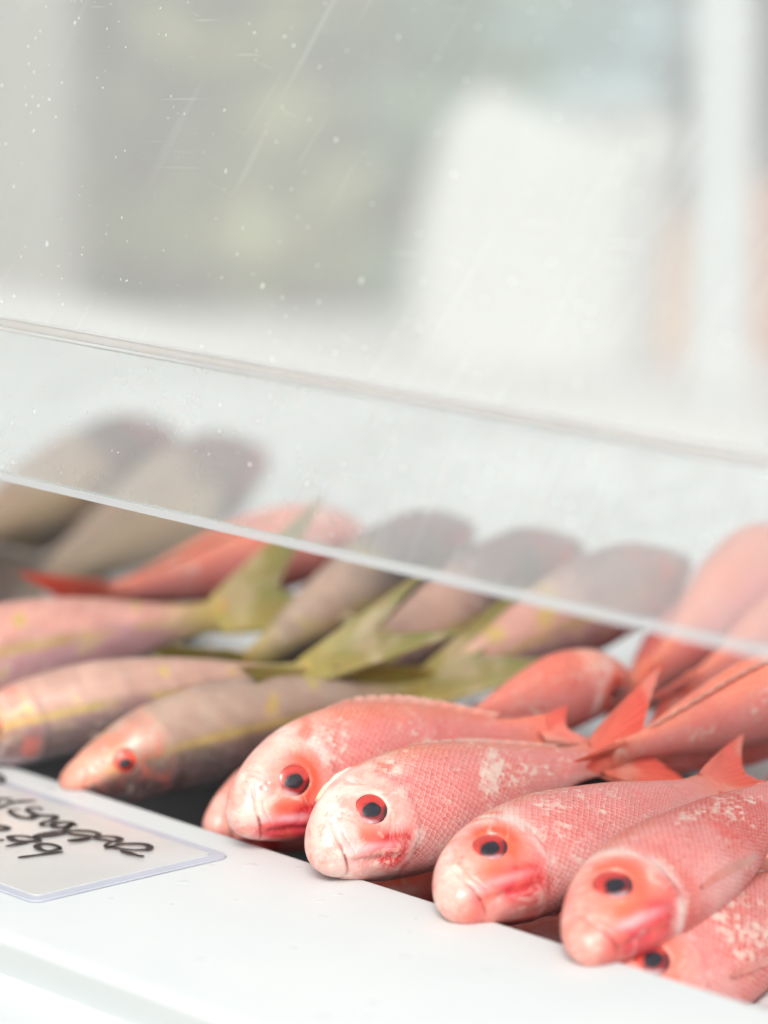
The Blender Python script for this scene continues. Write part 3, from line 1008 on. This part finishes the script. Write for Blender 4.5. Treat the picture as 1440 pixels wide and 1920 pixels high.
sc_y = on_z(40, 1672, .004).y - sg_c.y
SW, SH = .27, -sc_y
SIGN_ROT = math.radians(0)
v, f = rounded_plate(-SW, 0, -SH, 0, .0004, .0014, .006)
so = mesh_obj('plastic_sleeve', v, f, M['sleeve'], sign, False)
v, f = rounded_plate(-SW + .007, -.007, -SH + .006, -.007, .0012, .0019, .003)
mesh_obj('card', v, f, M['card'], sign, False)
STROKES = [
    [(-60, 35), (-20, 60), (10, 75), (30, 100), (15, 120), (-15, 125), (-60, 115)],
    [(100, 285), (60, 275), (0, 275), (-40, 300), (-30, 345), (20, 350)],
    [(0, 355), (50, 330), (130, 305), (220, 297), (325, 292)],
    [(380, 372), (340, 355), (280, 355), (245, 370), (250, 385), (290, 400), (310, 420), (290, 445), (250, 450), (180, 440), (110, 410), (85, 385), (120, 372), (185, 370)],
    [(270, 462), (330, 440), (345, 422), (400, 428), (480, 430), (500, 440), (480, 465), (400, 485), (370, 500), (385, 515), (430, 518)],
    [(690, 520), (640, 490), (560, 488), (490, 500), (470, 518), (520, 535), (590, 530), (640, 505), (655, 500), (610, 530), (575, 565), (585, 590)],
    [(585, 565), (480, 580), (380, 595), (320, 612), (350, 620), (480, 605), (580, 590)],
    [(590, 570), (680, 565), (790, 568), (870, 585), (890, 600), (850, 620), (760, 610), (660, 600), (600, 578)],
    [(820, 635), (740, 640), (630, 655), (700, 655), (810, 640)],
    [(830, 632), (900, 620), (1000, 618), (1060, 630), (1080, 650), (1020, 662), (930, 650), (840, 636)],
    [(1000, 668), (950, 700), (980, 720), (1080, 690), (1200, 685), (1300, 690), (1350, 715), (1330, 735), (1240, 742), (1130, 737), (1030, 722), (965, 708)],
    [(1080, 745), (1160, 770), (1230, 790), (1295, 803)],
    [(-40, 515), (40, 525), (80, 540), (40, 553), (-40, 556)],
    [(-5, 643), (30, 648)],
    [(370, 657), (320, 630), (200, 610), (110, 612), (85, 620), (130, 650), (220, 657), (330, 650)],
    [(370, 657), (250, 665), (150, 685), (50, 705)],
    [(545, 735), (530, 710), (450, 685), (370, 685), (330, 705), (370, 735), (440, 747), (500, 735), (545, 718)],
    [(570, 757), (450, 765), (330, 785), (160, 807)],
]
for line in (STROKES[:12], STROKES[12:]):
  pv, pf = [], []
  for si_, st in enumerate(line):
      pts = [on_z(x / 4.8, 1440 + y / 4.8, .0026) for x, y in st]
      pts = [Vector((p.x - sg_c.x, p.y - sg_c.y)) for p in pts]
      dense = []
      for i in range(len(pts) - 1):      # Catmull-Rom through the traced pen path
          a, b, c, d = pts[max(i - 1, 0)], pts[i], pts[i + 1], pts[min(i + 2, len(pts) - 1)]
          for k in range(8):
              t = k / 8
              dense.append(.5 * ((2 * b) + (c - a) * t + (2 * a - 5 * b + 4 * c - d) * t * t + (3 * b - a - 3 * c + d) * t ** 3))
      dense.append(pts[-1])
      base = len(pv)
      zt = .0026 + .00004 * si_
      hw0 = .00165
      for i, p in enumerate(dense):
          t = (dense[min(i + 1, len(dense) - 1)] - dense[max(i - 1, 0)])
          t = t.normalized() if t.length > 0 else Vector((1, 0))
          nrm = Vector((-t.y, t.x))
          q = i / (len(dense) - 1)
          hw = hw0 * (.55 + .45 * min(1, 6 * q, 6 * (1 - q))) * (1 + .18 * math.sin(9 * q + si_))
          pv += [(p.x + nrm.x * hw, p.y + nrm.y * hw, zt), (p.x - nrm.x * hw, p.y - nrm.y * hw, zt)]
      for i in range(len(dense) - 1):
          a = base + 2 * i
          pf.append((a, a + 1, a + 3, a + 2))
  mesh_obj('lettering', pv, pf, M['ink'], sign, False)

# ------------------------------------------------------------------ things beyond the stall
M['teal'] = plain('teal_plastic', (0.24, 0.36, 0.38), 0.5, 0.1, 5)
M['cloth'] = plain('white_sack_cloth', (0.46, 0.46, 0.445), 0.7, 0.03, 8)
M['carton'] = plain('brown_carton', (0.45, 0.27, 0.17), 0.8, 0.08, 10)
M['carton2'] = plain('dark_carton', (0.38, 0.20, 0.13), 0.8, 0.08, 10)
M['pillar'] = plain('grey_render', (0.24, 0.24, 0.20), 0.85, 0.06, 4)
M['tabletop'] = plain('white_table', (0.50, 0.50, 0.49), 0.4, 0.03, 8)
M['pot'] = plain('pale_pot', (0.55, 0.50, 0.43), 0.7, 0.08, 10)
M['bucket'] = plain('white_bucket', (0.72, 0.70, 0.80), 0.4, 0.03, 10)


def frame_at(px, py, depth, z=None):
    """a place beyond the stall with its own axes turned like the street"""
    p = at_depth(px, py, depth)
    if z is not None:
        p = Vector((p.x, p.y, z))
    return Matrix.Translation(p) @ Matrix.Rotation(math.radians(48), 4, 'Z')


def leafy(name, label, px, depth, wid, hgt, col, seed, nleaf=2600):
    rng = random.Random(seed)
    base = at_depth(px, 300, depth)
    t = thing(name, label, 'shrub', (base.x, base.y, 0), 'shrubs beyond the stall')
    lt = NT(name + '_leaves')
    ln = lt.n('TexNoise', Vector=lt.n('TexCoord').outputs['Object'], Scale=3.0, Detail=4.0).outputs[0]
    lc = lt.mix(lt.ramp(ln, 0.3, 0.7), [x * .7 for x in col], [x * 1.2 for x in col])
    lp = lt.n('BsdfPrincipled', Base__Color=lc, Roughness=0.6)
    lr = lt.n('BsdfTranslucent', Color=lc)
    lm = lt.n('MixShader', i0=0.5, i1=lp.outputs[0], i2=lr.outputs[0])
    lt.link(lm.outputs[0], lt.out.inputs[0])
    m = lt.m
    tb = MB()
    tb.tube([(0, 0, 0), (.02, 0, hgt * .3), (0, .03, hgt * .7)], [.05, .04, .02], 8)
    tips = []
    for k in range(7):
        a = rng.uniform(0, 6.28)
        r = wid * rng.uniform(.2, .42)
        q = (r * math.cos(a), r * math.sin(a), hgt * rng.uniform(.45, .95))
        tb.tube([(0, 0, hgt * rng.uniform(.15, .5)), (q[0] * .5, q[1] * .5, q[2] * .8), q], [.03, .02, .008], 6)
        tips.append(q)
    tb.build('trunk', M['wood'], t, 0, True)
    v, f = [], []
    for k in range(nleaf):
        if rng.random() < .6:
            c = rng.choice(tips)
            s_ = wid * .17
            p = Vector((c[0] + rng.gauss(0, s_), c[1] + rng.gauss(0, s_), c[2] + rng.gauss(0, s_)))
        else:
            a, r = rng.uniform(0, 6.28), wid * .5 * math.sqrt(rng.random())
            p = Vector((r * math.cos(a), r * math.sin(a), hgt * rng.uniform(.1, 1)))
        if p.z < .03:
            continue
        d = Vector((rng.gauss(0, 1), rng.gauss(0, 1), rng.gauss(.2, .8))).normalized()
        e = d.orthogonal().normalized()
        e.rotate(Matrix.Rotation(rng.uniform(0, 6.28), 3, d))
        L_ = rng.uniform(.05, .10)
        b = len(v)
        g = d.cross(e)
        v += [p - e * L_, p + g * L_ * .35, p + e * L_, p - g * L_ * .35]
        f.append((b, b + 1, b + 2, b + 3))
    mesh_obj('crown', v, f, m, t, False)


leafy('shrub', 'olive green shrub beside the grey pillar, blurred behind the acrylic', 290, 6.0, .75, 1.75, (.40, .42, .20), 1, 4200)
leafy('shrub', 'fresh green shrub next to the olive one, blurred behind the acrylic', 560, 6.4, .75, 1.8, (.26, .44, .27), 2, 4200)
leafy('shrub', 'bluish green shrub behind the teal bin', 860, 8.0, 1.1, 2.0, (.20, .34, .32), 3, 3600)
leafy('shrub', 'dark shrub behind the white post, right of the teal bin', 1330, 8.2, 1.2, 2.0, (.05, .07, .06), 4, 3600)

Mp = frame_at(-60, 300, 5.6, 0)
pil = thing('pillar', 'grey rendered pillar at the far left, blurred', 'pillar', None, None, Mp)
MB().box(-.22, .17, -.2, .2, .12, 2.8).build('shaft', M['pillar'], pil, .01)
MB().box(-.25, .20, -.23, .23, 0, .118).build('plinth', M['pillar'], pil, .01)

# low table beyond, with a white sack and two cartons on it
TZ = LEDGE - .10
Mt2 = frame_at(1050, 700, 4.15, TZ)
tab = thing('back_table', 'low white table behind the bin carrying a sack and cartons', 'table', None, None, Mt2)
MB().box(-.62, .75, -.42, .42, -.03, 0).build('tabletop', M['tabletop'], tab, .006)
for lx in (-.56, .69):
    for ly in (-.36, .36):
        MB().tube([(lx, ly, -TZ), (lx, ly, -.031)], .02, 10).build('leg', M['post'], tab, 0, True)

# white sack: soft cloth walls with standing folds
Ms = frame_at(985, 690, 4.2, TZ + .001)
sack = thing('white_sack', 'slumped white cloth sack with standing folds, on the low table', 'sack', None, None, Ms)
v, f = [], []
nk, nh = 90, 40
for i in range(nh + 1):
    h = i / nh
    for k in range(nk):
        a = 2 * math.pi * k / nk
        fold = 1 + (.07 * math.sin(5 * a + 1.0) + .045 * math.sin(9 * a + 2 + 2 * h)) * (.4 + .6 * h)
        wx = (.135 - .012 * h) * fold * (1 - .25 * max(0, h - .9) / .1)
        wy = .085 * fold * (1 - .35 * h)
        ca, sa = math.cos(a), math.sin(a)
        x = wx * math.copysign(abs(ca) ** .7, ca) + .045 * h - .012 * math.sin(h * 3)
        y = wy * math.copysign(abs(sa) ** .8, sa)
        z = .265 * h + (.018 * math.sin(2 * a + .6) - .012 * math.cos(a)) * h ** 4
        v.append((x, y, z))
for i in range(nh):
    for k in range(nk):
        k2 = (k + 1) % nk
        f.append((i * nk + k, i * nk + k2, (i + 1) * nk + k2, (i + 1) * nk + k))
f.append(list(range(nk))[::-1])
so_ = mesh_obj('cloth_wall', v, f, M['cloth'], sack, True)
sm = so_.modifiers.new('thick', 'SOLIDIFY')
sm.thickness = .002
MB().tube([(.02, -.03, .24), (.03, -.035, .285), (.05, -.03, .292), (.07, -.02, .245)], .005, 8).build('carry_strap', M['cloth'], sack, 0, True)


def carton(label, px, py, depth, w, d, h, m, rot):
    Mc = frame_at(px, py, depth, TZ + .001) @ Matrix.Rotation(math.radians(rot), 4, 'Z')
    t = thing('carton', label, 'carton', None, 'cartons on the low table', Mc)
    MB().box(-w / 2, w / 2, -d / 2, d / 2, 0, h).build('box', m, t, .003)
    for sgn in (-1, 1):
        fl = MB().box(-w / 2, w / 2, 0, d * .45, 0, .003).build('flap', m, t)
        fl.matrix_local = Matrix.Translation((0, sgn * d / 2, h + .001)) @ Matrix.Rotation(math.radians(0 if sgn < 0 else 180), 4, 'Z') @ Matrix.Rotation(math.radians(25), 4, 'X')
    MB().box(-w / 2 - .0006, w / 2 + .0006, -.018, .018, .02, h + .0006).build('tape', M['pot'], t)


carton('light brown carton left of the white post, beside the sack', 1235, 690, 4.25, .09, .12, .13, M['carton'], 8)
carton('reddish brown carton right of the white post', 1440, 690, 4.3, .10, .12, .15, M['carton2'], -6)

# canopy post
Mq = frame_at(1345, 760, 3.45, 0)
post = thing('canopy_post', 'white painted square canopy post standing behind the bin at right', 'post', None, None, Mq)
MB().box(-.024, .024, -.024, .024, .012, 2.6).build('tube', M['post'], post, .003)
MB().box(-.07, .07, -.07, .07, 0, .0118).build('foot_plate', M['post'], post, .002)
MB().box(-.029, .029, -.029, .029, .70, LEDGE + .03).build('sleeve', M['tabletop'], post, .003)

# teal bin with a white bucket on its lid
Mb_ = frame_at(930, 300, 6.3, 0)
tb_ = thing('wheeled_bin', 'teal wheeled bin with closed lid, blurred behind the sack', 'bin', None, None, Mb_)
bm_ = MB()
bm_.box(-.24, .26, -.22, .22, .08, .93)
bm_.build('tub', M['teal'], tb_, .03)
MB().box(-.27, .29, -.25, .25, .932, .985).build('lid', M['teal'], tb_, .02)
for sgn in (-1, 1):
    MB().tube([(.22 * sgn - .03, .2, .08), (.22 * sgn + .03, .2, .08)], .079, 20).build('wheel', M['shade_box'], tb_, 0, True)
MB().tube([(-.2, .27, .96), (.2, .27, .96)], .015, 10).build('handle', M['teal'], tb_, 0, True)
Mk = frame_at(1030, 200, 6.3, .986)
bk = thing('bucket', 'pale lilac white bucket standing on the teal bin', 'bucket', None, None, Mk)
MB().tube([(0, 0, 0), (0, 0, .02), (0, 0, .17), (0, 0, .175)], [.07, .075, .092, .098], 28).build('pail', M['bucket'], bk, 0, True)
MB().tube([(.098 * math.cos(a / 12 * math.pi), 0, .175 + .05 * math.sin(a / 12 * math.pi)) for a in range(13)], .004, 8).build('bail_handle', M['post'], bk, 0, True)

# pale planters under the shrubs
for lab, px, dep in (('pale clay planter beneath the fresh green shrub', 590, 5.5), ('pale clay planter left of the sack, lower of two', 690, 5.0)):
    Mpl = frame_at(px, 480, dep, 0)
    pt = thing('planter', lab, 'planter', None, 'planters under the shrubs', Mpl)
    MB().tube([(0, 0, 0), (0, 0, .04), (0, 0, .40 if dep > 5.2 else .62), (0, 0, .44 if dep > 5.2 else .66)], [.11, .12, .17, .185], 28).build('pot', M['pot'], pt, 0, True)

# ------------------------------------------------------------------ the fish
RED_G = 'red fish heaped with their heads at the ledge'
YEL_G = 'yellow tailed fish lying to the left'
BACK_G = 'fish lying behind the front row under the sneeze guard'
info = []


def put(kind, name, label, group, s, sh, t, thh, roll, seed, **kw):
    r, SL = fish(kind, name, label, group, on_z(*s, sh), on_z(*t, thh), roll, seed, **kw)
    info.append((label[:40], round(SL, 3)))
    return r



BIG = dict(deep=1.0, fat=1.12)
# front row, red, heads at the ledge
put('red', 'red_snapper', 'pale headed red fish with a wide crimson cheek, beside the grey yellow striped fish', RED_G,
    (428, 1512), .024, (1010, 1375), .035, 18, 11, bow=(.03, .03), tailbend=-.5, tail_len=.35,
    opts=dict(tail_roll=50, white=.6, cheek=1.9, jaw=1.8, nape=1.0, pupil=(-.08, -.05), ring=.9, cream=1.0, blunt=1.0), fins=('dorsal', 'anal'), spread=.5, **BIG)
put('red', 'red_snapper', 'red fish heavily mottled with cream patches, pale ridge of skin along its nape', RED_G,
    (576, 1582), .020, (1130, 1420), .032, 36, 23, bow=(.02, .01),
    opts=dict(white=1.5, cheek=1.5, jaw=.5, nape=1.0, pupil=(-.1, -.12), ring=.35, cream=1.2, blunt=1.0), fins=('dorsal', 'anal', 'gill'), **BIG)
put('red', 'red_snapper', 'smooth rosy red fish with its red tail fin raised at the right edge', RED_G,
    (818, 1684), .012, (1350, 1462), .033, 62, 37, bow=(.01, .01), tailbend=.2,
    opts=dict(white=.4, cheek=1.3, jaw=1.7, nape=1.5, pupil=(-.25, -.2), ring=.9, cream=.7, blunt=1.0, chin=.6), fins=('dorsal', 'anal'), spread=.75, tail_len=.85, deep=.96, fat=1.05)
put('red', 'red_snapper', 'deep red fish with a narrow slanting eye, lying across the fish in the corner', RED_G,
    (1062, 1772), .010, (1510, 1455), .042, 66, 41,
    opts=dict(white=.7, red=1.0, cheek=.9, jaw=1.3, nape=.5, pupil=(-.2, -.25), ring=.8, cream=.3, blunt=.8, chin=.7), fins=('dorsal', 'anal', 'pectoral'), pect_lift=.001, deep=.84, fat=.88)
put('red', 'red_snapper', 'red fish pressed beneath another, half hidden by the ledge in the corner', RED_G,
    (1105, 1890), -.02, (1600, 1640), .0, 45, 53,
    opts=dict(white=.9, red=.45, cheek=.3, jaw=.3, nape=.7, ring=.6, cream=.5, blunt=.0), fins=('dorsal', 'anal', 'pectoral'), deep=1.0, fat=1.1)
# hidden layer beneath the front row: only slivers show
put('red', 'red_snapper', 'small pinkish fish snout peeping from under the pale headed fish', RED_G,
    (384, 1535), -.002, (800, 1450), -.01, 20, 61, opts=dict(white=.3, ring=.5), fins=('dorsal',), hi=False)
put('red', 'red_snapper', 'dark crimson fish wedged in the shade under the cream mottled fish', RED_G,
    (640, 1648), -.035, (1120, 1560), -.04, 30, 67, opts=dict(red=1.0, cheek=0), fins=('dorsal',), hi=False)
put('red', 'red_snapper', 'dark crimson fish wedged in the shade under the smooth rosy fish', RED_G,
    (900, 1740), -.035, (1400, 1590), -.04, 30, 71, opts=dict(red=1.0, cheek=0), fins=('dorsal',), hi=False)

# yellow tailed fish on the left
put('yellow', 'yellowtail_snapper', 'grey bellied fish with red eye and yellow spots, its snout at the card', YEL_G,
    (112, 1458), .006, (800, 1302), .028, -8, 83, bow=(.0, .03), opts=dict(pink=.0, tail_up=.42, tail_roll=68), spread=.75, tail_len=1.25,
    fins=('anal',), deep=.92, fat=1.0)
put('yellow', 'yellowtail_snapper', 'yellow striped fish whose red eye is cut by the left edge', YEL_G,
    (-120, 1388), .016, (590, 1262), .045, -4, 89, bow=(.0, .02), opts=dict(pink=.3, tail_up=.42, tail_roll=68), spread=.75, tail_len=1.35, fins=('anal',), deep=.85, fat=1.0)
put('yellow', 'yellowtail_snapper', 'pink speckled fish with a yellow forked tail, headless at the left edge', YEL_G,
    (-310, 1312), .025, (425, 1152), .055, 8, 97, bow=(.0, .01), opts=dict(pink=.9, tail_up=.25, tail_roll=25), spread=.8, tail_len=1.1, fins=('anal',), deep=1.0, fat=1.1)

# row behind, tails towards the front
put('red', 'red_snapper', 'coral red fish lying aslant between the tan fish and the yellow tails', BACK_G,
    (690, 985), .075, (190, 1120), .05, 30, 101, opts=dict(red=.3, white=0), fins=('dorsal', 'anal'), hi=False, **BIG)
put('yellow', 'yellowtail_snapper', 'silvery fish with blurred grey back, just above the first yellow forked tail', BACK_G,
    (880, 975), .085, (440, 1262), .03, 10, 103, opts=dict(pink=.05, grey=.9), hi=False, deep=1.02, fat=1.1, fins=('anal',))
put('yellow', 'yellowtail_snapper', 'grey backed fish between the two rear yellow forked tails', BACK_G,
    (1085, 1010), .085, (610, 1300), .03, 10, 107, opts=dict(pink=.3, grey=.85), hi=False, deep=1.02, fat=1.1, fins=('anal',))
put('yellow', 'yellowtail_snapper', 'pinkish grey fish beside the pale red fish with stalk like tail', BACK_G,
    (1290, 1040), .085, (800, 1290), .03, 10, 109, opts=dict(pink=.6, grey=.7), hi=False, deep=1.1, fat=1.15, fins=('anal',))
put('red', 'red_snapper', 'short pale red fish with blunt end, half behind the red tail fin', BACK_G,
    (1178, 1255), .045, (830, 1380), .03, 20, 113, opts=dict(white=.3, red=.2), fins=('anal',), hi=False, tail=False, deep=1.1, fat=1.2)
put('red', 'red_snapper', 'large pink fish with stalk like tail, highest at the right edge', BACK_G,
    (1510, 1065), .062, (1205, 1285), .04, 12, 127, bow=(0, .05), opts=dict(white=.1), fins=('anal',), hi=False, tail=False, deep=1.05, fat=1.15)
put('red', 'red_snapper', 'pink fish lying along the highest one, orange tail fin trailing', BACK_G,
    (1640, 1085), .07, (1285, 1292), .04, 15, 131, opts=dict(white=.1), fins=('anal',), hi=False, deep=.95, fat=1.1, spread=.25, tail_len=.6)
put('red', 'red_snapper', 'brownish pink fish crossing behind the raised red tail', BACK_G,
    (1640, 1225), .065, (1150, 1415), .035, 25, 137, opts=dict(white=.0, red=.1), fins=('dorsal', 'anal'), hi=False, deep=.95, fat=1.1, spread=.22, tail_len=.5)
put('red', 'red_snapper', 'dark crimson fish glimpsed under the brownish pink one', BACK_G,
    (1560, 1330), .03, (1180, 1440), .02, 25, 139, opts=dict(white=.0, red=1.0), fins=('dorsal', 'anal'), hi=False, deep=.8, fat=.9, tail=False)

put('red', 'red_snapper', 'deep pink fish squeezed between the short pale fish and the stalk tailed pink fish', BACK_G,
    (1400, 1120), .04, (1150, 1330), .02, 20, 143, opts=dict(white=.0, red=.7), fins=('anal',), hi=False, tail=False, deep=1.0, fat=1.2)

# tan fish at the far left
put('tan', 'tan_fish', 'large tan fish with a dark blotched head, right one of the tan pair', BACK_G,
    (490, 840), .06, (60, 1095), .02, 10, 149, hi=False, deep=.9, fat=1.0, fins=('anal',))
put('tan', 'tan_fish', 'brownish tan fish cut by the left edge, behind the larger tan fish', BACK_G,
    (325, 800), .075, (-130, 1030), .03, 10, 151, hi=False, deep=.9, fat=1.0, fins=('anal',))
put('tan', 'tan_fish', 'tan fish low at the left edge under the brownish one', BACK_G,
    (180, 920), .03, (-180, 1090), .0, 10, 157, hi=False, deep=1.0, fat=1.2, fins=('anal',))
